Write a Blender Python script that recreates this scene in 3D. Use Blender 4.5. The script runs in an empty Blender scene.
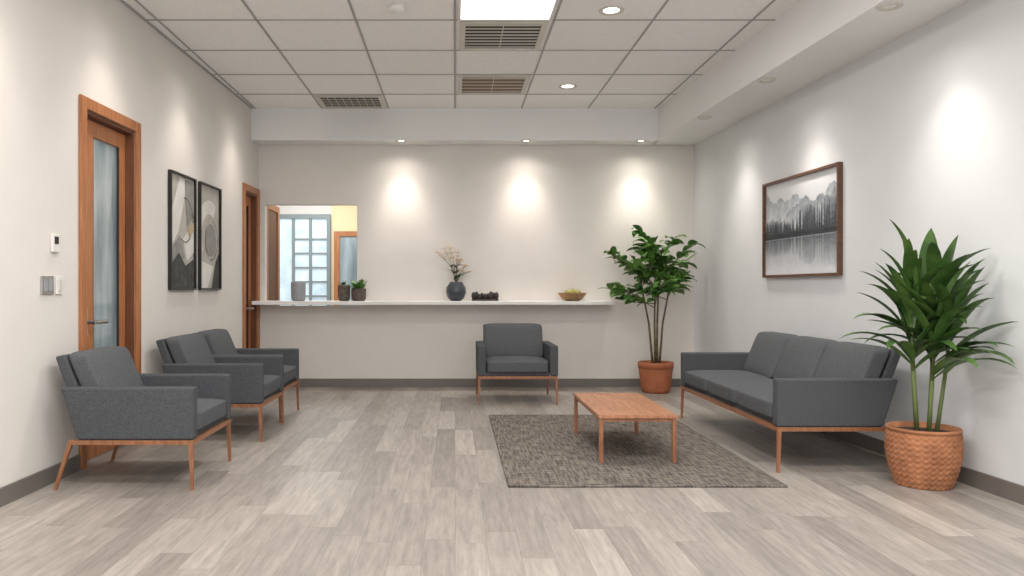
import bpy, bmesh, math, random
from mathutils import Vector, Matrix
random.seed(7)
S = bpy.context.scene
S.view_settings.view_transform = 'Standard'
def srgb(r,g,b):
    def f(c):
        c/=255.0
        return c/12.92 if c<=0.04045 else ((c+0.055)/1.055)**2.4
    return (f(r),f(g),f(b),1.0)
# ---------------------------------------------------------------- materials
def newmat(name):
    m=bpy.data.materials.new(name); m.use_nodes=True
    nt=m.node_tree; b=nt.nodes['Principled BSDF']
    return m,nt,b
def N(nt,t,**kw):
    n=nt.nodes.new(t)
    for k,v in kw.items(): setattr(n,k,v)
    return n
def L(nt,a,b): nt.links.new(a,b)
def mat(name,c,rough=0.6,c2=None,scale=8,stretch=(1,1,1),bump=0.0,bscale=None,metal=0.0,detail=4,spec=0.5,emit=None,estr=0,trans=0):
    m,nt,b=newmat(name)
    b.inputs['Roughness'].default_value=rough
    b.inputs['Metallic'].default_value=metal
    b.inputs['Specular IOR Level'].default_value=spec
    tc=N(nt,'ShaderNodeTexCoord'); mp=N(nt,'ShaderNodeMapping'); mp.inputs['Scale'].default_value=stretch
    L(nt,tc.outputs['Object'],mp.inputs['Vector'])
    no=N(nt,'ShaderNodeTexNoise'); no.inputs['Scale'].default_value=scale; no.inputs['Detail'].default_value=detail
    L(nt,mp.outputs['Vector'],no.inputs['Vector'])
    if c2 is None: c2=tuple(x*0.93 for x in c[:3])+(1,)
    r=N(nt,'ShaderNodeValToRGB'); r.color_ramp.elements[0].color=c2; r.color_ramp.elements[1].color=c
    r.color_ramp.elements[0].position=0.3; r.color_ramp.elements[1].position=0.7
    L(nt,no.outputs['Fac'],r.inputs['Fac']); L(nt,r.outputs['Color'],b.inputs['Base Color'])
    if bump>0:
        n2=N(nt,'ShaderNodeTexNoise'); n2.inputs['Scale'].default_value=bscale or scale*4; n2.inputs['Detail'].default_value=3
        L(nt,mp.outputs['Vector'],n2.inputs['Vector'])
        bp=N(nt,'ShaderNodeBump'); bp.inputs['Strength'].default_value=bump; bp.inputs['Distance'].default_value=0.004
        L(nt,n2.outputs['Fac'],bp.inputs['Height']); L(nt,bp.outputs['Normal'],b.inputs['Normal'])
    if emit:
        b.inputs['Emission Color'].default_value=emit; b.inputs['Emission Strength'].default_value=estr
    if trans: b.inputs['Transmission Weight'].default_value=trans
    return m
M_wall=mat('wall_paint',srgb(220,215,209),0.85,srgb(216,211,205),3,bump=0.05,bscale=150)
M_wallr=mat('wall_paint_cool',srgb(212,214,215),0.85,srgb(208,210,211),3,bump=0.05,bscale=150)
M_soff=mat('soffit_paint',srgb(232,232,231),0.85,srgb(229,229,228),3)
M_tile=mat('ceiling_tile',srgb(248,247,245),0.95,srgb(238,237,235),60,bump=0.15,bscale=200)
M_grid=mat('grid_metal',srgb(165,165,163),0.5)
M_base=mat('baseboard_vinyl',srgb(112,106,101),0.5)
M_white=mat('white_metal',srgb(225,223,218),0.4)
M_counter=mat('counter_solid',srgb(232,230,227),0.3)
M_dark=mat('dark_void',srgb(46,42,38),0.7)
M_tan=mat('vent_tan',srgb(112,88,60),0.6)
M_vent=mat('vent_metal',srgb(205,200,190),0.4)
M_door=mat('door_wood',srgb(182,120,76),0.4,srgb(150,94,56),5,(14,14,1),bump=0.05)
M_doord=mat('door_wood_dark',srgb(116,72,46),0.45,srgb(92,56,36),5,(14,14,1))
M_legw=mat('leg_wood',srgb(158,108,76),0.4,srgb(128,84,58),6,(8,8,2))
M_tabw=mat('table_wood',srgb(186,132,98),0.35,srgb(150,98,68),5,(14,1.5,8),bump=0.04)
M_fab=mat('fabric_slate',srgb(88,90,93),0.95,srgb(68,70,73),150,bump=0.4,bscale=350,detail=3,spec=0.2)
M_fab2=mat('fabric_seat',srgb(96,98,101),0.95,srgb(76,78,81),150,bump=0.4,bscale=350,detail=3,spec=0.2)
M_terra=mat('woven_terracotta',srgb(178,120,84),0.85,srgb(142,92,62),14,bump=0.3,bscale=80)
M_terra2=mat('terracotta',srgb(176,108,72),0.75,srgb(156,92,60),10)
M_soil=mat('soil',srgb(60,44,34),1.0,srgb(35,26,20),40,bump=1,bscale=60)
M_leaf=mat('leaf_green',srgb(88,118,56),0.4,srgb(44,78,34),9)
M_leafb=mat('leaf_ficus',srgb(108,150,70),0.4,srgb(58,104,44),10)
M_stem=mat('stem_bark',srgb(120,104,72),0.8,srgb(86,72,50),30)
M_stemg=mat('stem_green',srgb(96,110,62),0.6)
M_steel=mat('brushed_steel',srgb(190,190,188),0.3,metal=0.9)
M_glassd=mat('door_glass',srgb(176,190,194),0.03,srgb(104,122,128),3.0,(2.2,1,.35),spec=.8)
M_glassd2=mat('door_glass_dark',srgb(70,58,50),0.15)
M_black=mat('frame_black',srgb(32,31,30),0.4)
M_walnut=mat('frame_walnut',srgb(104,70,52),0.4,srgb(80,52,36),8,(1,1,6))
M_slate=mat('vase_slate',srgb(68,74,82),0.35)
M_grayv=mat('vase_gray',srgb(150,152,155),0.4)
M_brownp=mat('pot_brown',srgb(112,100,92),0.8,srgb(70,60,54),40)
M_wick=mat('wicker',srgb(196,160,116),0.8,srgb(140,104,66),60,bump=0.5)
M_petal=mat('petal',srgb(248,240,228),0.6,srgb(236,214,186),30)
M_fruit=mat('fruit',srgb(160,156,84),0.5)
M_lens=mat('lamp_lens',(1,1,1,1),0.5,emit=(1,0.95,0.88,1),estr=6)
M_panel=mat('light_panel_diffuser',(1,1,1,1),0.5,emit=(1,0.99,0.97,1),estr=2.2)
M_yel=mat('wall_cream',srgb(230,214,172),0.85)
M_sky=mat('daylight_glass',srgb(205,222,230),0.2,srgb(150,176,186),5,emit=srgb(212,226,234),estr=0.4)

def floor_mat():
    m,nt,b=newmat('floor_planks'); b.inputs['Roughness'].default_value=0.42; b.inputs['Specular IOR Level'].default_value=0.4
    tc=N(nt,'ShaderNodeTexCoord'); sp=N(nt,'ShaderNodeSeparateXYZ'); L(nt,tc.outputs['Object'],sp.inputs[0])
    def MA(op,a,c=None):
        n=N(nt,'ShaderNodeMath',operation=op)
        if isinstance(a,(int,float)): n.inputs[0].default_value=a
        else: L(nt,a,n.inputs[0])
        if c is not None:
            if isinstance(c,(int,float)): n.inputs[1].default_value=c
            else: L(nt,c,n.inputs[1])
        return n.outputs[0]
    u=MA('DIVIDE',sp.outputs['X'],0.13); row=MA('FLOOR',u); fu=MA('FRACT',u)
    wn=N(nt,'ShaderNodeTexWhiteNoise',noise_dimensions='1D'); L(nt,row,wn.inputs['W'])
    v=MA('ADD',MA('DIVIDE',sp.outputs['Y'],0.86),MA('MULTIPLY',wn.outputs['Value'],7.3)); col=MA('FLOOR',v); fv=MA('FRACT',v)
    cb=N(nt,'ShaderNodeCombineXYZ'); L(nt,row,cb.inputs[0]); L(nt,col,cb.inputs[1])
    w2=N(nt,'ShaderNodeTexWhiteNoise',noise_dimensions='2D'); L(nt,cb.outputs[0],w2.inputs['Vector'])
    rp=N(nt,'ShaderNodeValToRGB'); e=rp.color_ramp.elements
    e[0].position=0; e[0].color=srgb(140,132,125); e[1].position=1; e[1].color=srgb(171,163,155)
    x=rp.color_ramp.elements.new(0.35); x.color=srgb(149,141,134)
    x=rp.color_ramp.elements.new(0.7); x.color=srgb(160,152,144)
    L(nt,w2.outputs['Value'],rp.inputs['Fac'])
    gc=N(nt,'ShaderNodeCombineXYZ'); L(nt,MA('MULTIPLY',sp.outputs['X'],38),gc.inputs[0])
    L(nt,MA('MULTIPLY',sp.outputs['Y'],3.6),gc.inputs[1]); L(nt,MA('MULTIPLY',w2.outputs['Value'],50),gc.inputs[2])
    gn=N(nt,'ShaderNodeTexNoise'); gn.inputs['Scale'].default_value=1; gn.inputs['Detail'].default_value=6; gn.inputs['Roughness'].default_value=0.7
    L(nt,gc.outputs[0],gn.inputs['Vector'])
    gr=N(nt,'ShaderNodeMapRange'); gr.inputs['From Min'].default_value=0.3; gr.inputs['From Max'].default_value=0.7
    gr.inputs['To Min'].default_value=0.70; gr.inputs['To Max'].default_value=1.18; L(nt,gn.outputs['Fac'],gr.inputs['Value'])
    sx=MA('GREATER_THAN',fu,0.018); sy=MA('GREATER_THAN',fv,0.004)
    seam=MA('MULTIPLY',sx,sy); sm=N(nt,'ShaderNodeMapRange'); sm.inputs['To Min'].default_value=0.7; L(nt,seam,sm.inputs['Value'])
    tot=MA('MULTIPLY',gr.outputs[0],sm.outputs[0])
    mx=N(nt,'ShaderNodeVectorMath',operation='SCALE'); L(nt,rp.outputs['Color'],mx.inputs[0]); L(nt,tot,mx.inputs['Scale'])
    L(nt,mx.outputs[0],b.inputs['Base Color'])
    bp=N(nt,'ShaderNodeBump'); bp.inputs['Strength'].default_value=0.15; bp.inputs['Distance'].default_value=0.003
    L(nt,tot,bp.inputs['Height']); L(nt,bp.outputs['Normal'],b.inputs['Normal'])
    return m
M_floor=floor_mat()
def rug_mat():
    m,nt,b=newmat('rug_woven'); b.inputs['Roughness'].default_value=1; b.inputs['Specular IOR Level'].default_value=0.1
    tc=N(nt,'ShaderNodeTexCoord')
    outs=[]
    for sc in ((9,95,1),(80,7,1)):
        mp=N(nt,'ShaderNodeMapping'); mp.inputs['Scale'].default_value=sc; L(nt,tc.outputs['Object'],mp.inputs['Vector'])
        no=N(nt,'ShaderNodeTexNoise'); no.inputs['Scale'].default_value=1; no.inputs['Detail'].default_value=3; L(nt,mp.outputs[0],no.inputs['Vector']); outs.append(no.outputs['Fac'])
    ad=N(nt,'ShaderNodeMath',operation='ADD'); L(nt,outs[0],ad.inputs[0]); L(nt,outs[1],ad.inputs[1])
    ml=N(nt,'ShaderNodeMath',operation='MULTIPLY'); ml.inputs[1].default_value=0.5; L(nt,ad.outputs[0],ml.inputs[0])
    rp=N(nt,'ShaderNodeValToRGB'); rp.color_ramp.elements[0].position=0.4; rp.color_ramp.elements[1].position=0.6
    rp.color_ramp.elements[0].color=srgb(74,69,65); rp.color_ramp.elements[1].color=srgb(134,125,117)
    L(nt,ml.outputs[0],rp.inputs['Fac']); L(nt,rp.outputs['Color'],b.inputs['Base Color'])
    bp=N(nt,'ShaderNodeBump'); bp.inputs['Strength'].default_value=0.5; bp.inputs['Distance'].default_value=0.005
    L(nt,ml.outputs[0],bp.inputs['Height']); L(nt,bp.outputs['Normal'],b.inputs['Normal'])
    return m
M_rug=rug_mat()
# ---------------------------------------------------------------- geometry helpers
def group(name,loc=(0,0,0),rz=0.0):
    e=bpy.data.objects.new(name,None); e.empty_display_size=0.1
    e.location=loc; e.rotation_euler=(0,0,rz); S.collection.objects.link(e); return e
def finish(bm,name,mat,parent=None,loc=(0,0,0),rz=0,smooth=False,bevel=0,segs=3,mats=None):
    bmesh.ops.recalc_face_normals(bm,faces=bm.faces)
    me=bpy.data.meshes.new(name); bm.to_mesh(me); bm.free()
    o=bpy.data.objects.new(name,me)
    for mm in (mats or [mat]): me.materials.append(mm)
    if parent: o.parent=parent
    o.location=loc; o.rotation_euler=(0,0,rz)
    S.collection.objects.link(o)
    if bevel>0:
        md=o.modifiers.new('bevel','BEVEL'); md.width=bevel; md.segments=segs; md.limit_method='ANGLE'; md.angle_limit=math.radians(35)
        for p in me.polygons: p.use_smooth=True
        md.harden_normals=True
    if smooth:
        for p in me.polygons: p.use_smooth=True
    return o
def addbox(bm,x0,x1,y0,y1,z0,z1,mi=0):
    vs=[bm.verts.new(p) for p in ((x0,y0,z0),(x1,y0,z0),(x1,y1,z0),(x0,y1,z0),(x0,y0,z1),(x1,y0,z1),(x1,y1,z1),(x0,y1,z1))]
    for f in ((0,3,2,1),(4,5,6,7),(0,1,5,4),(1,2,6,5),(2,3,7,6),(3,0,4,7)):
        fc=bm.faces.new([vs[i] for i in f]); fc.material_index=mi
def boxes(name,lst,mat,parent=None,loc=(0,0,0),rz=0,bevel=0,segs=2):
    bm=bmesh.new()
    for b in lst: addbox(bm,*b)
    return finish(bm,name,mat,parent,loc,rz,bevel=bevel,segs=segs)
def prism(name,poly,x0,x1,mat,parent,bevel=0.015,segs=3):
    bm=bmesh.new()
    a=[bm.verts.new((x0,y,z)) for y,z in poly]; b=[bm.verts.new((x1,y,z)) for y,z in poly]
    n=len(poly); bm.faces.new(a); bm.faces.new(b[::-1])
    for i in range(n): bm.faces.new((a[i],a[(i+1)%n],b[(i+1)%n],b[i]))
    return finish(bm,name,mat,parent,bevel=bevel,segs=segs)
def addbar(bm,p,q,r,r2=None,n=4,mi=0):
    p=Vector(p);q=Vector(q); d=(q-p).normalized(); r2=r if r2 is None else r2
    up=Vector((0,0,1)) if abs(d.z)<0.8 else Vector((0,1,0))
    s=d.cross(up).normalized(); t=s.cross(d)
    A=[];B=[]
    for i in range(n):
        a=2*math.pi*(i+0.5)/n
        v=s*math.cos(a)+t*math.sin(a)
        A.append(bm.verts.new(p+v*r)); B.append(bm.verts.new(q+v*r2))
    bm.faces.new(A[::-1]).material_index=mi; bm.faces.new(B).material_index=mi
    for i in range(n): bm.faces.new((A[i],A[(i+1)%n],B[(i+1)%n],B[i])).material_index=mi
def lathe(name,prof,mat,parent=None,loc=(0,0,0),segs=48,rib=None,smooth=True):
    bm=bmesh.new(); rings=[]
    for k,(r,z) in enumerate(prof):
        ring=[]
        for i in range(segs):
            a=2*math.pi*i/segs; rr=r
            if rib: rr+=rib(a,k,z)
            ring.append(bm.verts.new((rr*math.cos(a),rr*math.sin(a),z)))
        rings.append(ring)
    for A,B in zip(rings,rings[1:]):
        for i in range(segs): bm.faces.new((A[i],A[(i+1)%segs],B[(i+1)%segs],B[i]))
    bm.faces.new(rings[0][::-1]); bm.faces.new(rings[-1])
    return finish(bm,name,mat,parent,loc,smooth=smooth)
def cushion(name,x0,x1,y0,y1,z0,z1,mat,parent,puff=0.02,rad=0.03,lean=None,axis='z'):
    bm=bmesh.new()
    addbox(bm,-1,1,-1,1,-1,1)
    bmesh.ops.subdivide_edges(bm,edges=bm.edges[:],cuts=7,use_grid_fill=True)
    cx,cy,cz=(x0+x1)/2,(y0+y1)/2,(z0+z1)/2; hx,hy,hz=(x1-x0)/2,(y1-y0)/2,(z1-z0)/2
    for v in bm.verts:
        x,y,z=v.co
        P=[x*hx,y*hy,z*hz]; H=[hx,hy,hz]
        inner=[max(-(h-rad),min(h-rad,p)) for p,h in zip(P,H)]
        d=Vector(P)-Vector(inner)
        if d.length>1e-6: q=Vector(inner)+d.normalized()*min(rad,d.length)
        else: q=Vector(P)
        if axis=='z':
            q.z+=math.copysign(puff*(1-x*x)*(1-y*y),z) if abs(z)>0.99 else 0
        else:
            if abs(y)>0.99: q.y+=math.copysign(puff*(1-x*x)*(1-z*z),y)
        q=Vector((q.x+cx,q.y+cy,q.z+cz))
        if lean: q.y+=(q.z-lean[0])*lean[1]
        v.co=q
    o=finish(bm,name,mat,parent,smooth=True,bevel=0)
    md=o.modifiers.new('sub','SUBSURF'); md.levels=1; md.render_levels=2; return o
# ---------------------------------------------------------------- room
AL=math.pi/2-math.atan(0.0205); AR=-math.pi/2+math.atan(0.047)
XL0=-2.275
XL=lambda y:XL0+0.0205*y
XR=lambda y:2.953-0.047*y
HC=2.925; HS=2.593
OL=(XL0,0,0); OR=(2.56,8.36,0)
XB=XL(8.36)
boxes('floor',[(-3.6,3.3,-1.4,11.3,-0.1,0)],M_floor)
boxes('ceiling',[(-2.6,3.3,-1.4,8.5,HC,HC+0.1)],M_tile)
boxes('wall_left',[(-1.3,4.59,0,.15,0,HC),(4.59,5.27,0,.15,2.11,HC),(5.27,7.83,0,.15,0,HC),(7.83,8.27,0,.15,2.04,HC),(8.27,8.36,0,.15,0,HC)],M_wall,loc=OL,rz=AL)
boxes('wall_right',[(0,9.7,0,.15,0,HC)],M_wallr,loc=OR,rz=AR)
boxes('wall_back',[(XB,-2.04,8.36,8.46,0,HC),(-2.04,-1.05,8.36,8.46,0,.87),(-2.04,-1.05,8.36,8.46,1.955,HC),(-1.05,2.62,8.36,8.46,0,HC)],M_wall)
bm=bmesh.new(); addbox(bm,XB-.01,2.12,8.08,8.36,HS,HC)
c,s=math.cos(AR),math.sin(AR)
b2=bmesh.new(); addbox(b2,0,9.6,-.465,0,HS,HC)
for v in b2.verts: v.co=Vector((OR[0]+c*v.co.x-s*v.co.y,OR[1]+s*v.co.x+c*v.co.y,v.co.z))
t=bpy.data.meshes.new('t'); b2.to_mesh(t); bm.from_mesh(t); b2.free()
finish(bm,'ceiling_soffit',M_soff)
g=[]
for k in range(-3,4):
    x=k*0.69
    g.append((x-.008,x+.008,-1.3,8.08,HC-.005,HC+.002))
y=7.5
while y>-1.3:
    g.append((XL(y)+.005,min(XR(y)-.47,2.45),y-.008,y+.008,HC-.005,HC+.002)); y-=0.69
boxes('trim_ceiling_grid',g,M_grid)
boxes('trim_angle_shadow_gap',[(-1.3,8.06,-.02,0,HC-.008,HC-.001)],M_grid,loc=OL,rz=AL)  # grey wall-angle strip, its colour standing in for the shadow gap
boxes('baseboard_left',[(-1.3,4.52,-.014,0,0,.09),(5.34,7.76,-.014,0,0,.09)],M_base,loc=OL,rz=AL)
boxes('baseboard_right',[(0,9.6,-.014,0,0,.09)],M_base,loc=OR,rz=AR)
boxes('baseboard_back',[(XB,2.545,8.346,8.36,0,.09)],M_base)
boxes('counter_shelf',[(XB,1.66,8.06,8.46,.885,.925)],M_counter,bevel=.006)
def onleft(name,y,z=0,d=0):
    p=Matrix.Rotation(AL,3,'Z')@Vector((y,-d,z)); return group(name,(OL[0]+p.x,p.y,z),AL)
def onright(name,y,z=0,d=0):
    p=Matrix.Rotation(AR,3,'Z')@Vector((8.36-y,-d,z)); return group(name,(OR[0]+p.x,OR[1]+p.y,z),AR)
def door(name,y0,y1,top,glassmat,hand=True,cas=.07,st=.13):
    g=onleft(name,(y0+y1)/2); w=(y1-y0)/2; i=w-cas
    boxes('casing',[(-w,-i,-.02,.0,0,top),(i,w,-.02,.0,0,top),(-i,i,-.02,.0,top-cas,top)],M_door,g,bevel=.004)
    boxes('jamb',[(-i,-i+.02,0,.14,0,top-cas),(i-.02,i,0,.14,0,top-cas),(-i+.02,i-.02,0,.14,top-cas-.02,top-cas)],M_doord,g)
    a=i-.024; t=top-cas-.024
    boxes('leaf',[(-a,-a+st,.05,.10,.01,t),(a-.08,a,.05,.10,.01,t),(-a+st,a-.08,.05,.10,.01,.32),(-a+st,a-.08,.05,.10,t-.10,t)],M_door,g,bevel=.003)
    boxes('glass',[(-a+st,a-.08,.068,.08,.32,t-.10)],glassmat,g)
    boxes('glass_bead',[(-a+st,-a+st+.012,.055,.09,.32,t-.10),(a-.092,a-.08,.055,.09,.32,t-.10)],M_dark,g)
    if hand:
        bm=bmesh.new(); hx=-a+.07
        addbox(bm,hx-.026,hx+.026,.038,.05,.77,.93)
        addbar(bm,(hx,.05,.85),(hx,-.025,.85),.013,n=12); addbar(bm,(hx-.005,-.025,.85),(hx+.14,-.025,.85),.012,n=12)
        finish(bm,'lever_handle',M_steel,g)
    return g
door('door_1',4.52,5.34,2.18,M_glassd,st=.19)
door('door_2',7.76,8.34,2.11,M_glassd2)
# back office
boxes('wall_office_back',[(-3.6,-1.74,11,11.1,0,2.6)],M_wall)
boxes('wall_office_accent',[(-1.74,-.4,10.99,11.1,0,2.6)],M_yel)
boxes('wall_office_left',[(-3.6,-3.5,8.46,11,0,2.6)],M_wall)
boxes('wall_office_right',[(-.5,-.4,8.46,11,0,2.6)],M_wall)
boxes('ceiling_office',[(-3.6,-.4,8.46,11.1,2.6,2.7)],M_wall)
boxes('wall_office_partition',[(-2.25,-2.07,8.46,9.12,0,2.6)],M_wall)
g=group('door_3',(-2.07,8.8,0))
boxes('casing',[(0,.025,-.31,-.24,0,2.0),(0,.025,.22,.31,0,2.0),(0,.025,-.24,.22,1.93,2.0)],M_door,g,bevel=.003)
boxes('leaf',[(0,.012,-.24,.22,0.01,1.93)],M_doord,g)
g=group('window_1',(-2.08,10.98,1.3))
boxes('daylight_pane',[(-.42,.28,-.005,.005,-.6,.74)],M_sky,g)
fr=[(-.50,-.42,-.04,.01,-.64,.80),(.28,.33,-.04,.01,-.64,.80),(-.42,.28,-.04,.01,.74,.80),(-.42,.28,-.04,.01,-.64,-.6)]
for x in (-.19,.05): fr.append((x-.02,x+.02,-.03,.01,-.6,.74))
for z in (-.35,-.15,.05,.25,.45): fr.append((-.17,.28,-.025,.01,z-.012,z+.012))
boxes('window_frame',fr,mat('window_gray',srgb(128,138,138),.5),g)
g=group('door_4',(-1.4,10.985,0))
boxes('casing',[(-.30,-.22,-.04,0,0,1.86),(.5,.58,-.04,0,0,1.86),(-.22,.5,-.04,0,1.79,1.86)],M_door,g)
boxes('leaf_glass',[(-.22,.5,-.02,0,.01,1.79)],M_glassd,g)
# ---------------------------------------------------------------- ceiling fixtures
def vent(name,x0,x1,y0,y1,inner,n=7,nd=5):
    cx,cy=(x0+x1)/2,(y0+y1)/2; g=group(name,(cx,cy,HC)); w=(x1-x0)/2; h=(y1-y0)/2
    boxes('frame',[(-w,w,-h,-h+.04,-.012,-.001),(-w,w,h-.04,h,-.012,-.001),(-w,-w+.04,-h+.04,h-.04,-.012,-.001),(w-.04,w,-h+.04,h-.04,-.012,-.001)],M_vent,g,bevel=.003)
    boxes('void',[(-w+.04,w-.04,-h+.04,h-.04,-.003,-.001)],inner,g)
    bm=bmesh.new()
    for i in range(n):
        y=-h+.04+(2*h-.08)*(i+.5)/n
        addbox(bm,-w+.04,w-.04,y-.012,y+.012,-.006,-.0045)
    for i in range(1,nd+1):
        x=-w+.04+(2*w-.08)*i/(nd+1); addbox(bm,x-.003,x+.003,-h+.04,h-.04,-.0075,-.006)
    finish(bm,'louvers',M_vent,g)
vent('ceiling_air_vent',.035,.655,5.46,6.10,M_dark,8,1)
vent('ceiling_air_vent',.025,.665,6.84,7.47,M_tan,5,1)
vent('ceiling_air_vent',-1.36,-.71,7.53,8.06,M_dark,5,7)
PW=29
def panel(x0,y0):
    g=group('ceiling_light_panel',(x0+.345,y0+.345,HC))
    boxes('frame',[(-.33,.33,-.33,-.305,-.014,-.001),(-.33,.33,.305,.33,-.014,-.001),(-.33,-.305,-.305,.305,-.014,-.001),(.305,.33,-.305,.305,-.014,-.001)],M_white,g)
    boxes('diffuser',[(-.305,.305,-.305,.305,-.008,-.001)],M_panel,g)
    ld=bpy.data.lights.new('panel_light','AREA'); ld.shape='SQUARE'; ld.size=.6; ld.energy=PW; ld.color=(1,.98,.955)
    lo=bpy.data.objects.new('panel_light',ld); lo.parent=g; lo.location=(0,0,-.02); S.collection.objects.link(lo)
for p in ((0,4.74),(0,1.98),(-1.38,1.98),(1.38-.0,1.98),(0,-.09),(-1.38,-.09),(1.38,-.09)): panel(*p)  # only the first panel is in view; the others are unseen, added for light
def spotlamp(parent,loc,energy,size,blend,aim,soft=.09):
    ld=bpy.data.lights.new('spot','SPOT'); ld.energy=energy; ld.spot_size=math.radians(size); ld.spot_blend=blend; ld.shadow_soft_size=soft; ld.color=(1,.935,.86)
    lo=bpy.data.objects.new('spot_lamp',ld); lo.location=loc; S.collection.objects.link(lo)
    if parent: lo.parent=parent
    lo.rotation_euler=Vector((aim[0],aim[1],-1)).to_track_quat('-Z','Y').to_euler()
def downlight(x,y,z,lamps=(),r=.065,on=True,name='recessed_downlight'):
    g=group(name,(x,y,z))
    bm=bmesh.new(); n=32
    for (r0,z0,r1,z1,mi) in ((r+.02,-.001,r+.018,-.009,0),(r+.018,-.009,r,-.009,0),(r,-.009,r-.012,-.004,0),(r-.012,-.004,0.0001,-.004,1)):
        A=[bm.verts.new((r0*math.cos(2*math.pi*i/n),r0*math.sin(2*math.pi*i/n),z0)) for i in range(n)]
        B=[bm.verts.new((r1*math.cos(2*math.pi*i/n),r1*math.sin(2*math.pi*i/n),z1)) for i in range(n)]
        for i in range(n): bm.faces.new((A[i],A[(i+1)%n],B[(i+1)%n],B[i])).material_index=mi
    finish(bm,'trim_ring',None,g,mats=[M_vent,M_lens if on else M_white])
    for (e,size,bl,aim) in lamps: spotlamp(g,(0,0,-.03),e,size,bl,aim)
downlight(1.05,5.24,HC,((30,100,1,(0,0)),)); downlight(1.04,7.2,HC,((30,100,1,(0,0)),))
for x in (-.56,.74,1.93): downlight(x,8.10,HS,((15,160,1,(0,0)),(15,100,1,(0,.05)),(34,68,1,(0,.22))),.04)
for y in (7.0,5.75,4.25,2.8): downlight(XR(y)-.385,y,HS,((14,150,1,(0,0)),(14,100,1,(.04,0)),(34,72,1,(.26,0))),.045,on=False)
for y in (3.5,4.8,6.1,7.4):
    for (e,sz,ax) in ((12,150,0),(13,100,-.04),(32,72,-.26)): spotlamp(None,(XL(y)+.42,y,HC-.02),e,sz,1,(ax,0))
lathe('smoke_detector',[(.06,-.001),(.06,-.018),(.045,-.034),(.02,-.04)],M_white,None,(-.39,5.18,HC),32)
ld=bpy.data.lights.new('office_fill_light','AREA'); ld.size=1.2; ld.energy=45; ld.color=(.96,.98,1)  # area lamp added to brighten the office, no fixture seen
lo=bpy.data.objects.new('office_fill_light',ld); lo.location=(-1.8,9.8,2.55); S.collection.objects.link(lo)

# ---------------------------------------------------------------- seating
def seating(name,loc,rz,w,n=1):
    g=group(name,loc,rz); h=w/2; at=.075
    for sx,nm in ((-1,'arm_left'),(1,'arm_right')):
        x0,x1=(-h,-h+at) if sx<0 else (h-at,h)
        prism(nm,[(0.0,.262),(0.0,.535),(.695,.535),(.605,.262)],x0,x1,M_fab,g,.012)
    i=h-at
    prism('back_shell',[(.53,.262),(.60,.262),(.762,.690),(.71,.702)],-i+.001,i-.001,M_fab,g,.012)
    prism('seat_base',[(.025,.258),(.025,.30),(.56,.30),(.56,.258)],-i+.001,i-.001,M_fab,g,.008)
    cw=(2*i)/n
    for k in range(n):
        a=-i+k*cw+.003; b=a+cw-.006
        cushion('seat_cushion_%d'%(k+1),a,b,-.005,.52,.285,.40,M_fab2,g,puff=.016,rad=.025)
        cushion('back_cushion_%d'%(k+1),a,b,.455,.575,.385,.712,M_fab2,g,puff=.018,rad=.028,lean=(.385,.42),axis='y')
    bm=bmesh.new(); zr=.246
    for sx in (-1,1):
        x=sx*(h-.015)
        addbox(bm,x-.009,x+.009,0,.655,zr-.010,zr+.014)
        addbar(bm,(x,.015,zr),(x+sx*.004,.008,0),.0155,.011)
        addbar(bm,(x,.645,zr),(x+sx*.004,.725,0),.0155,.011)
    addbox(bm,-h+.02,h-.02,.004,.022,zr-.012,zr+.014); addbox(bm,-h+.02,h-.02,.56,.582,zr-.012,zr+.012)
    if n>1: addbox(bm,-.012,.012,.02,.57,zr-.010,zr+.010)
    finish(bm,'wood_frame',M_legw,g)
    return g
seating('armchair',(-1.365,4.415,0),math.pi/2,.70)
seating('armchair',(-1.325,5.70,0),math.pi/2,.70)
seating('armchair',(-1.355,6.44,0),math.pi/2,.70)
seating('armchair',(.57,7.06,0),0,.73)
seating('sofa',(1.84,5.41,0),-math.pi/2,1.92,3)
boxes('area_rug',[(-.74,.74,-1.165,1.165,0,.012)],M_rug,None,(1.02,5.285,.0005),bevel=.004)
g=group('coffee_table',(1.088,5.13,.013))
tp=[]
for k in range(4):
    a=-.235+k*.47/4; tp.append((a+.0006,a+.47/4-.0006,-.50,.50,.268,.288))
boxes('table_top',tp,M_tabw,g,bevel=.002)
ap=[(-.222,.222,-.487,-.468,.248,.268),(-.222,.222,.468,.487,.248,.268),(-.222,-.203,-.468,.468,.248,.268),(.203,.222,-.468,.468,.248,.268)]
boxes('apron',ap,M_legw,g)
boxes('legs',[(sx*.218-.012,sx*.218+.012,sy*.482-.012,sy*.482+.012,0,.268) for sx in (-1,1) for sy in (-1,1)],M_legw,g,bevel=.002)

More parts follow.
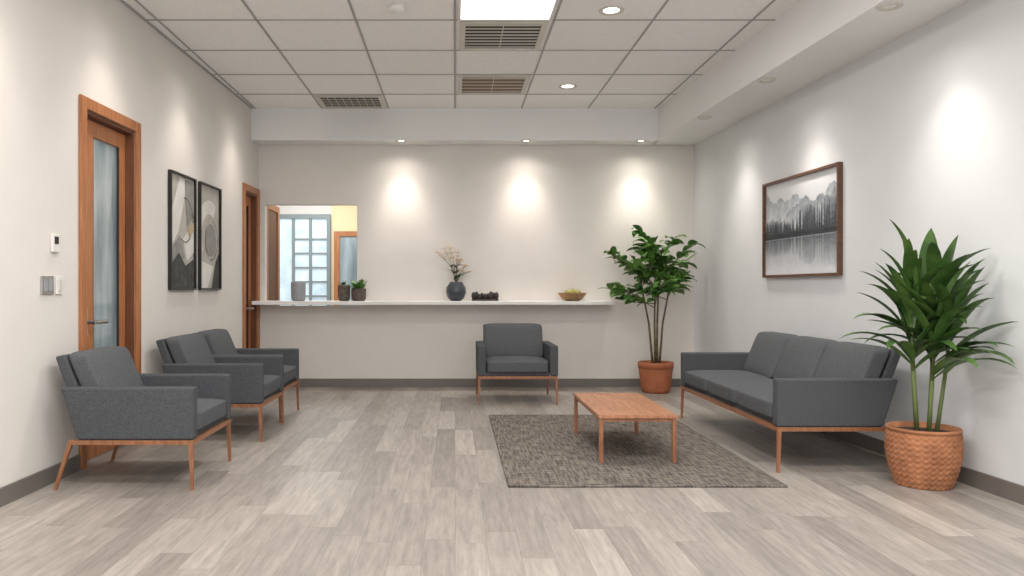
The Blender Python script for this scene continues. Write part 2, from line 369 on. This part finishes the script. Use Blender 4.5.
# ---------------------------------------------------------------- art
def flat(name,polys,m,parent,y):
    bm=bmesh.new()
    for P in polys: bm.faces.new([bm.verts.new((x,y,z)) for x,z in P])
    return finish(bm,name,m,parent)
def frame(g,w,h,fw,m,d=.035):
    boxes('frame',[(-w,w,-d,-.001,-h,-h+fw),(-w,w,-d,-.001,h-fw,h),(-w,-w+fw,-d,-.001,-h+fw,h-fw),(w-fw,w,-d,-.001,-h+fw,h-fw)],m,g)
g=onright('framed_landscape_picture',6.02,1.54)
W,H=.60,.395; frame(g,W,H,.020,M_walnut)
def gradmat(name,c0,c1,z0,z1,nz=.0,sc=6):
    m,nt,b=newmat(name); b.inputs['Roughness'].default_value=.7
    tc=N(nt,'ShaderNodeTexCoord'); sp=N(nt,'ShaderNodeSeparateXYZ'); L(nt,tc.outputs['Object'],sp.inputs[0])
    no=N(nt,'ShaderNodeTexNoise'); no.inputs['Scale'].default_value=sc; no.inputs['Detail'].default_value=5; L(nt,tc.outputs['Object'],no.inputs['Vector'])
    ma=N(nt,'ShaderNodeMath',operation='MULTIPLY_ADD'); L(nt,no.outputs['Fac'],ma.inputs[0]); ma.inputs[1].default_value=nz; L(nt,sp.outputs['Z'],ma.inputs[2])
    mr=N(nt,'ShaderNodeMapRange'); mr.inputs['From Min'].default_value=z0+nz/2; mr.inputs['From Max'].default_value=z1+nz/2; L(nt,ma.outputs[0],mr.inputs['Value'])
    rp=N(nt,'ShaderNodeValToRGB'); rp.color_ramp.elements[0].color=c0; rp.color_ramp.elements[1].color=c1
    L(nt,mr.outputs[0],rp.inputs['Fac']); L(nt,rp.outputs['Color'],b.inputs['Base Color']); return m
w,h=W-.020,H-.020
flat('print_sky',[[(-w,-h),(w,-h),(w,h),(-w,h)]],gradmat('art_sky',srgb(176,180,184),srgb(212,214,216),-.1,.3,.15),g,-.008)
def ridge(n,base,amp,seed,jag=.02,tilt=0):
    r=random.Random(seed); P=[]
    for i in range(n+1):
        x=-w+2*w*i/n; u=i/n
        z=base+tilt*u+amp*(.5*math.sin(u*5.2+seed)+.3*math.sin(u*12+seed*2)+.2*math.sin(u*29+seed))+r.uniform(-jag,jag)
        P.append((x,min(z,h-.01)))
    return P
m1=gradmat('art_mount_far',srgb(206,209,212),srgb(146,152,158),.0,.30,.4,16)
m2=gradmat('art_mount_near',srgb(186,190,194),srgb(116,122,128),.0,.26,.4,20)
r1=ridge(60,.20,.12,1.3,.014,.05); flat('mountain_far',[[(-w,.0)]+r1+[(w,.0)]],m1,g,-.010)
r2=ridge(60,.10,.09,4.1,.014,.09); flat('mountain_near',[[(-w,-.02)]+r2+[(w,-.02)]],m2,g,-.012)
mt=gradmat('art_trees',srgb(48,52,56),srgb(92,98,104),-.08,.12,.12,20); mtr=gradmat('art_reflection',srgb(178,182,186),srgb(78,84,90),-.30,-.08,.12,14)
T=[];TR=[]; r=random.Random(3)
for i in range(130):
    x=r.uniform(-w+.015,w-.015); u=(x+w)/(2*w); hh=r.uniform(.06,.13)+.10*abs(u-.35)+(.06 if u>.5 else 0); bw=r.uniform(.010,.018); b0=-.06
    poly=[(x-bw*.3,b0)]
    k=5
    for j in range(k): 
        z=b0+hh*(j+.4)/k; ww=bw*(1-j/k); poly+= [(x-ww,z),(x-ww*.45,z+hh*.12)]
    poly.append((x,b0+hh))
    for j in reversed(range(k)):
        z=b0+hh*(j+.4)/k; ww=bw*(1-j/k); poly+= [(x+ww*.45,z+hh*.12),(x+ww,z)]
    poly.append((x+bw*.3,b0)); poly=[(min(max(a,-w),w),b) for a,b in poly]
    T.append(poly); TR.append([(a,max(2*b0-.02-(b-b0)+.05,-h+.002)) for a,b in poly])
flat('tree_bank',[[(-w,-.085),(w,-.085),(w,-.03),(-w,-.04)]],mt,g,-.014)
flat('lake',[[(-w,-h),(w,-h),(w,-.085),(-w,-.085)]],gradmat('art_lake',srgb(206,209,212),srgb(140,145,150),-.36,-.1,.12,10),g,-.0145)
for nm,LST,mm in (('trees',T,mt),('tree_reflections',TR,mtr)):
    bm=bmesh.new()
    for i,P in enumerate(LST): bm.faces.new([bm.verts.new((x,-.0155-i*.00001,z)) for x,z in P])
    finish(bm,nm,mm,g)
cb=mat('art_beige',srgb(188,184,176),.8,srgb(168,164,156),9); cw=mat('art_white',srgb(224,222,217),.8,srgb(206,203,198),6)
cd=mat('art_charcoal',srgb(82,82,82),.8,srgb(52,52,52),12); cg=mat('art_gray',srgb(152,151,148),.8,srgb(128,127,124),10); ck=mat('art_tan',srgb(188,170,140),.8)
def arc(cx,cz,r0,r1,a0,a1,n=28):
    A=[(cx+r1*math.cos(math.radians(a0+(a1-a0)*i/n)),cz+r1*math.sin(math.radians(a0+(a1-a0)*i/n))) for i in range(n+1)]
    B=[(cx+r0*math.cos(math.radians(a0+(a1-a0)*i/n)),cz+r0*math.sin(math.radians(a0+(a1-a0)*i/n))) for i in range(n+1)]
    return A+B[::-1]
def clip(P,w,h): return [(max(-w,min(w,a)),max(-h,min(h,b))) for a,b in P]
for idx,y in enumerate((6.12,6.76)):
    g=onleft('framed_abstract_picture',y,1.495); W,H=.268,.452; frame(g,W,H,.014,M_black,.03)
    w,h=W-.014,H-.014
    q=lambda P:clip(P,w-.001,h-.001)
    if idx==0:
        flat('print',[[(-w,-h),(w,-h),(w,h),(-w,h)]],cb,g,-.008)
        flat('shape_white',[q([(-.26,.1),(-.05,.42),(.12,.42),(-.08,.0),(-.26,-.15)]),q([(.02,-.05),(.26,.1),(.26,-.15),(.1,-.22)])],cw,g,-.010)
        flat('shape_gray',[q([(.05,.42),(.26,.42),(.26,.15),(.10,.05)]),q([(-.26,-.15),(-.05,-.02),(.05,-.2),(-.26,-.3)])],cg,g,-.012)
        flat('shape_dark',[q([(-.26,-.44),(-.26,-.27),(-.08,-.16),(.06,-.26),(.26,-.2),(.26,-.44)]),q(arc(.05,.1,.17,.178,-120,100))],cd,g,-.014)
        flat('shape_tan',[q([(.1,.02),(.2,.1),(.26,.04),(.17,-.03)])],ck,g,-.015)
    else:
        flat('print',[[(-w,-h),(w,-h),(w,h),(-w,h)]],cb,g,-.008)
        flat('shape_white',[q(arc(.0,.0,.2,.32,60,215)),q([(-.26,-.44),(-.05,-.44),(.1,-.25),(-.26,-.2)])],cw,g,-.010)
        flat('shape_dark',[q([(.05,-.44),(.26,-.44),(.26,-.12),(.16,-.2)])],cd,g,-.012)
        flat('shape_disc',[arc(.02,-.02,.0,.14,0,360)[:29]],cg,g,-.014)
        flat('shape_line',[q(arc(.02,-.02,.17,.178,-100,80))],cd,g,-.015)
g=onleft('thermostat',4.25,1.30); boxes('body',[(-.035,.035,-.018,-.001,-.05,.05)],M_white,g,bevel=.004); boxes('screen',[(-.02,.02,-.020,-.018,-.005,.035)],M_dark,g)
g=onleft('light_switch',4.18,1.07); boxes('plate',[(-.06,.06,-.010,-.001,-.05,.05)],M_steel,g,bevel=.003); boxes('rockers',[(-.045,-.008,-.014,-.010,-.033,.033),(.008,.045,-.014,-.010,-.033,.033)],M_grayv,g,bevel=.002)
g=onleft('light_switch',4.30,1.07); boxes('plate',[(-.034,.034,-.010,-.001,-.05,.05)],M_white,g,bevel=.003); boxes('rockers',[(-.015,.015,-.014,-.010,-.033,.033)],M_vent,g,bevel=.002)

# ---------------------------------------------------------------- plants
def leaf(bm,base,az,el,length,width,droop,segs=9,fold=.25,clamp=None,shape=.7,mi=0,twist=0):
    p=Vector(base); rows=[]; side=Vector((-math.sin(az),math.cos(az),0))
    for i in range(segs+1):
        t=i/segs; e=el-droop*t*t*0.6-droop*t*.4
        d=Vector((math.cos(az)*math.cos(e),math.sin(az)*math.cos(e),math.sin(e)))
        up=side.cross(d)*-1
        if up.z<0: up=-up
        wv=width*.5*(math.sin(math.pi*min(1,(t*.97+.03)))**shape)
        if t>=1: wv=.0006
        s2=side*math.cos(twist)+up*math.sin(twist)
        a=p-s2*wv+up*wv*fold; b=p+s2*wv+up*wv*fold
        row=[a,p.copy(),b]
        if clamp: row=[clamp(v) for v in row]
        rows.append([bm.verts.new(v) for v in row]); p=p+d*(length/segs)
    for A,B in zip(rows,rows[1:]):
        bm.faces.new((A[0],A[1],B[1],B[0])).material_index=mi; bm.faces.new((A[1],A[2],B[2],B[1])).material_index=mi
PX,PY=2.515,4.19
g=group('potted_dracaena',(PX,PY,0))
prof=[]; n=40
for i in range(n+1):
    t=i/n; z=.295*t
    r=.125+.055*math.sin(math.pi*min(1,(.05+.62*t)))
    prof.append((r,z))
rr=prof[-1][0]
prof+= [(rr+.005,.297),(rr+.005,.311),(rr-.012,.311),(rr-.014,.27),(.02,.27)]
lathe('woven_pot',prof,M_terra,g,segs=180,rib=lambda a,k,z:(.0035*math.sin(a*30+((k//2)%2)*math.pi)*(1 if k<=40 else 0)+.002*math.sin(k*math.pi*.5)))
lathe('soil',[(rr-.016,.265),(rr-.016,.282),(.05,.29)],M_soil,g)
def clampR(v):
    lim=XR(PY+v.y)-.03-PX
    x,y=v.x,v.y
    if x>lim: x=lim-(x-lim)*.05
    if y>.215: y=.215
    return Vector((x,y,v.z))
rnd=random.Random(11)
bm=bmesh.new(); bs=bmesh.new()
tops=[(-.07,-.03,.93),(.05,.0,1.04),(.0,-.08,.86),(.08,-.06,.90),(-.03,.05,1.0)]
for (x,y,z) in tops:
    addbar(bs,(x*.6,y*.6,.27),(x,y,z*.66),.011,.010,8); addbar(bs,(x,y,z*.66),(x*1.3,y*1.3,z),.010,.006,8)
    nl=14
    for k in range(nl):
        u=rnd.random()
        if u<.44: az=math.radians(rnd.uniform(150,235))
        elif u<.84: az=math.radians(rnd.uniform(268,306))
        else: az=math.radians(rnd.uniform(235,270)) if u<.93 else math.radians(rnd.uniform(60,120))
        t=k/(nl-1); el=math.radians(36+42*t+rnd.uniform(-12,8)); ln=rnd.uniform(.36,.47)*(1-.10*t)
        bz=z*.66+(z*.32)*t
        if math.radians(60)<=az<=math.radians(120): el=math.radians(78); ln=.32
        leaf(bm,(x*(1+.3*t),y*(1+.3*t),bz),az,el,ln,rnd.uniform(.050,.080),math.radians(rnd.uniform(45,90)*(1-.35*t)),10,.35,clampR,.75)
leaf(bm,(-.05,-.03,.97),math.radians(195),math.radians(86),.50,.04,math.radians(50),12,.35,clampR,.7)
leaf(bm,(.03,.0,1.0),math.radians(250),math.radians(86),.38,.10,math.radians(12),12,.35,clampR,.8)
leaf(bm,(-.03,.0,.96),math.radians(190),math.radians(80),.38,.09,math.radians(12),12,.35,clampR,.8)
leaf(bm,(.07,-.03,.95),math.radians(290),math.radians(80),.40,.09,math.radians(15),12,.35,clampR,.8)
finish(bs,'canes',M_stemg,g,smooth=True); finish(bm,'leaves',M_leaf,g,smooth=True)
FX,FY=2.04,7.93
g=group('potted_ficus',(FX,FY,0))
lathe('terracotta_pot',[(.13,0),(.145,.03),(.170,.24),(.172,.25),(.176,.25),(.179,.305),(.174,.31),(.162,.31),(.16,.28),(.02,.28)],M_terra2,g)
lathe('soil',[(.158,.27),(.158,.285),(.03,.29)],M_soil,g,segs=32)
def clampF(v):
    x,y=v.x,v.y
    if FY+y>8.33: y=8.33-FY
    lim=XR(FY+y)-.03-FX
    if x>lim: x=lim
    return Vector((x,y,v.z))
rnd=random.Random(21); bm=bmesh.new(); bs=bmesh.new()
stems=[((-.03,0),(-.20,-.02,1.34)),((.02,.02),(.05,.03,1.42)),((.03,-.03),(.18,-.03,1.32)),((0,.02),(-.02,-.05,1.08))]
for (a,b),top in stems:
    mid=Vector((a*.3+top[0]*.3,b,.70)); addbar(bs,(a,b,.28),mid,.013,.010,8); addbar(bs,mid,top,.010,.006,8)
    for k in range(9):
        az=rnd.uniform(0,2*math.pi); el=math.radians(rnd.uniform(0,62)); ln=rnd.uniform(.24,.42)
        st=mid.lerp(Vector(top),rnd.uniform(.35,1)); d=Vector((math.cos(az)*math.cos(el),.55*math.sin(az)*math.cos(el),math.sin(el)))
        en=clampF(st+d*ln); addbar(bs,st,en,.005,.002,6)
        for j in range(10):
            t=.25+.75*j/9; p=st.lerp(en,t)
            a2=az+(1 if j%2 else -1)*rnd.uniform(.5,1.3)
            leaf(bm,p,a2,math.radians(rnd.uniform(-10,45)),rnd.uniform(.12,.19),rnd.uniform(.06,.085),math.radians(rnd.uniform(20,70)),5,.3,clampF,.8,twist=rnd.uniform(-.6,.6))
finish(bs,'stems',M_stem,g,smooth=True); finish(bm,'leaves',M_leafb,g,smooth=True)
# ---------------------------------------------------------------- counter decor
CZ=.9255
def cx(px,y=8.2): return (px-455)*y/780
lathe('gray_vase',[(.06,0),(.075,.02),(.078,.19),(.072,.20),(.066,.20),(.06,.03)],M_grayv,None,(cx(298),8.22,CZ),32)
g=group('potted_succulent',(cx(344),8.2,CZ)); lathe('pot',[(.045,0),(.062,.03),(.065,.15),(.058,.17),(.05,.17),(.045,.15)],M_brownp,g,segs=32)
bm=bmesh.new()
for k in range(14): leaf(bm,(0,0,.15),rnd.uniform(0,6.28),math.radians(rnd.uniform(30,85)),rnd.uniform(.04,.08),.02,.6,4)
finish(bm,'leaves',M_leaf,g)
g=group('potted_succulent',(cx(359),8.17,CZ)); lathe('pot',[(.06,0),(.075,.02),(.08,.11),(.078,.13),(.07,.13),(.065,.11)],M_brownp,g,segs=32)
bm=bmesh.new()
for k in range(44): leaf(bm,(rnd.uniform(-.04,.04),rnd.uniform(-.04,.04),.11),rnd.uniform(0,6.28),math.radians(rnd.uniform(30,85)),rnd.uniform(.09,.15),.034,1.0,5)
finish(bm,'leaves',M_leafb,g)
g=group('vase_of_flowers',(cx(456),8.18,CZ)); lathe('vase',[(.05,0),(.085,.03),(.105,.09),(.10,.14),(.07,.185),(.065,.20),(.055,.20),(.055,.16)],M_slate,g,segs=40)
bs=bmesh.new(); bp_=bmesh.new(); bm=bmesh.new()
for k,(ex,ez) in enumerate(((-.19,.50),(-.12,.54),(-.06,.55),(.02,.50),(.05,.42),(.10,.36),(.14,.30))):
    e=Vector((ex,rnd.uniform(-.06,.06),ez)); a=Vector((0,0,.17)); mid=Vector((e.x*.25,e.y*.4,.36 if ez>.4 else .27)); addbar(bs,a,mid,.004,.003,5); addbar(bs,mid,e,.003,.002,5)
    for j in range(3):
        p=mid.lerp(e,.45+.55*j/2)
        for q in range(6):
            leaf(bp_,p,q*1.047+k,math.radians(20),.042,.032,.5,3)
        for q in range(5):
            leaf(bp_,p,q*1.256+k,math.radians(75),.034,.026,.5,3)
    for j in range(3): leaf(bm,a.lerp(mid,.3+.3*j),rnd.uniform(0,6.28),.7,rnd.uniform(.09,.14),.032,1.2,5)
finish(bs,'stems',M_stem,g); finish(bp_,'blossoms',M_petal,g); finish(bm,'leaves',M_leaf,g)
g=group('stone_ornament',(cx(485),8.18,CZ)); bm=bmesh.new()
for k in range(9):
    x=-.12+.03*k; hgt=rnd.uniform(.05,.10); ic=bmesh.ops.create_icosphere(bm,subdivisions=2,radius=1)
    for v in ic['verts']: v.co=Vector((v.co.x*.024+x,v.co.y*.03+(k%2)*.03,(v.co.z+1)*hgt/2+.012))
addbox(bm,-.14,.14,-.04,.06,0,.02)
finish(bm,'stones',mat('stone_dark',srgb(74,68,64),.7,srgb(44,40,38),30),g)
g=group('wicker_bowl',(cx(572),8.18,CZ)); lathe('bowl',[(.06,0),(.10,.02),(.145,.075),(.15,.085),(.138,.085),(.10,.04),(.03,.03)],M_wick,g,segs=64,rib=lambda a,k,z:.003*math.sin(a*24+k*math.pi))
bm=bmesh.new()
for k in range(9):
    a=k*2.4; r0=.07*math.sqrt(k/9)+.005; ic=bmesh.ops.create_icosphere(bm,subdivisions=2,radius=.034)
    for v in ic['verts']: v.co+=Vector((r0*math.cos(a),r0*math.sin(a),.098-r0*.25))
finish(bm,'fruit',M_fruit,g,smooth=True)
# ---------------------------------------------------------------- world & camera
w=bpy.data.worlds.new('World'); S.world=w; w.use_nodes=True
w.node_tree.nodes['Background'].inputs[0].default_value=(.97,.975,1,1); w.node_tree.nodes['Background'].inputs[1].default_value=1.85
cd_=bpy.data.cameras.new('camera'); cam=bpy.data.objects.new('camera',cd_); S.collection.objects.link(cam)
cam.location=(0,0,1.05); cam.rotation_euler=(math.pi/2,0,0); cd_.sensor_width=36; cd_.lens=780/1024*36
cd_.shift_x=(512-455)/1024; cd_.shift_y=1/1024; cd_.clip_start=.05
S.camera=cam
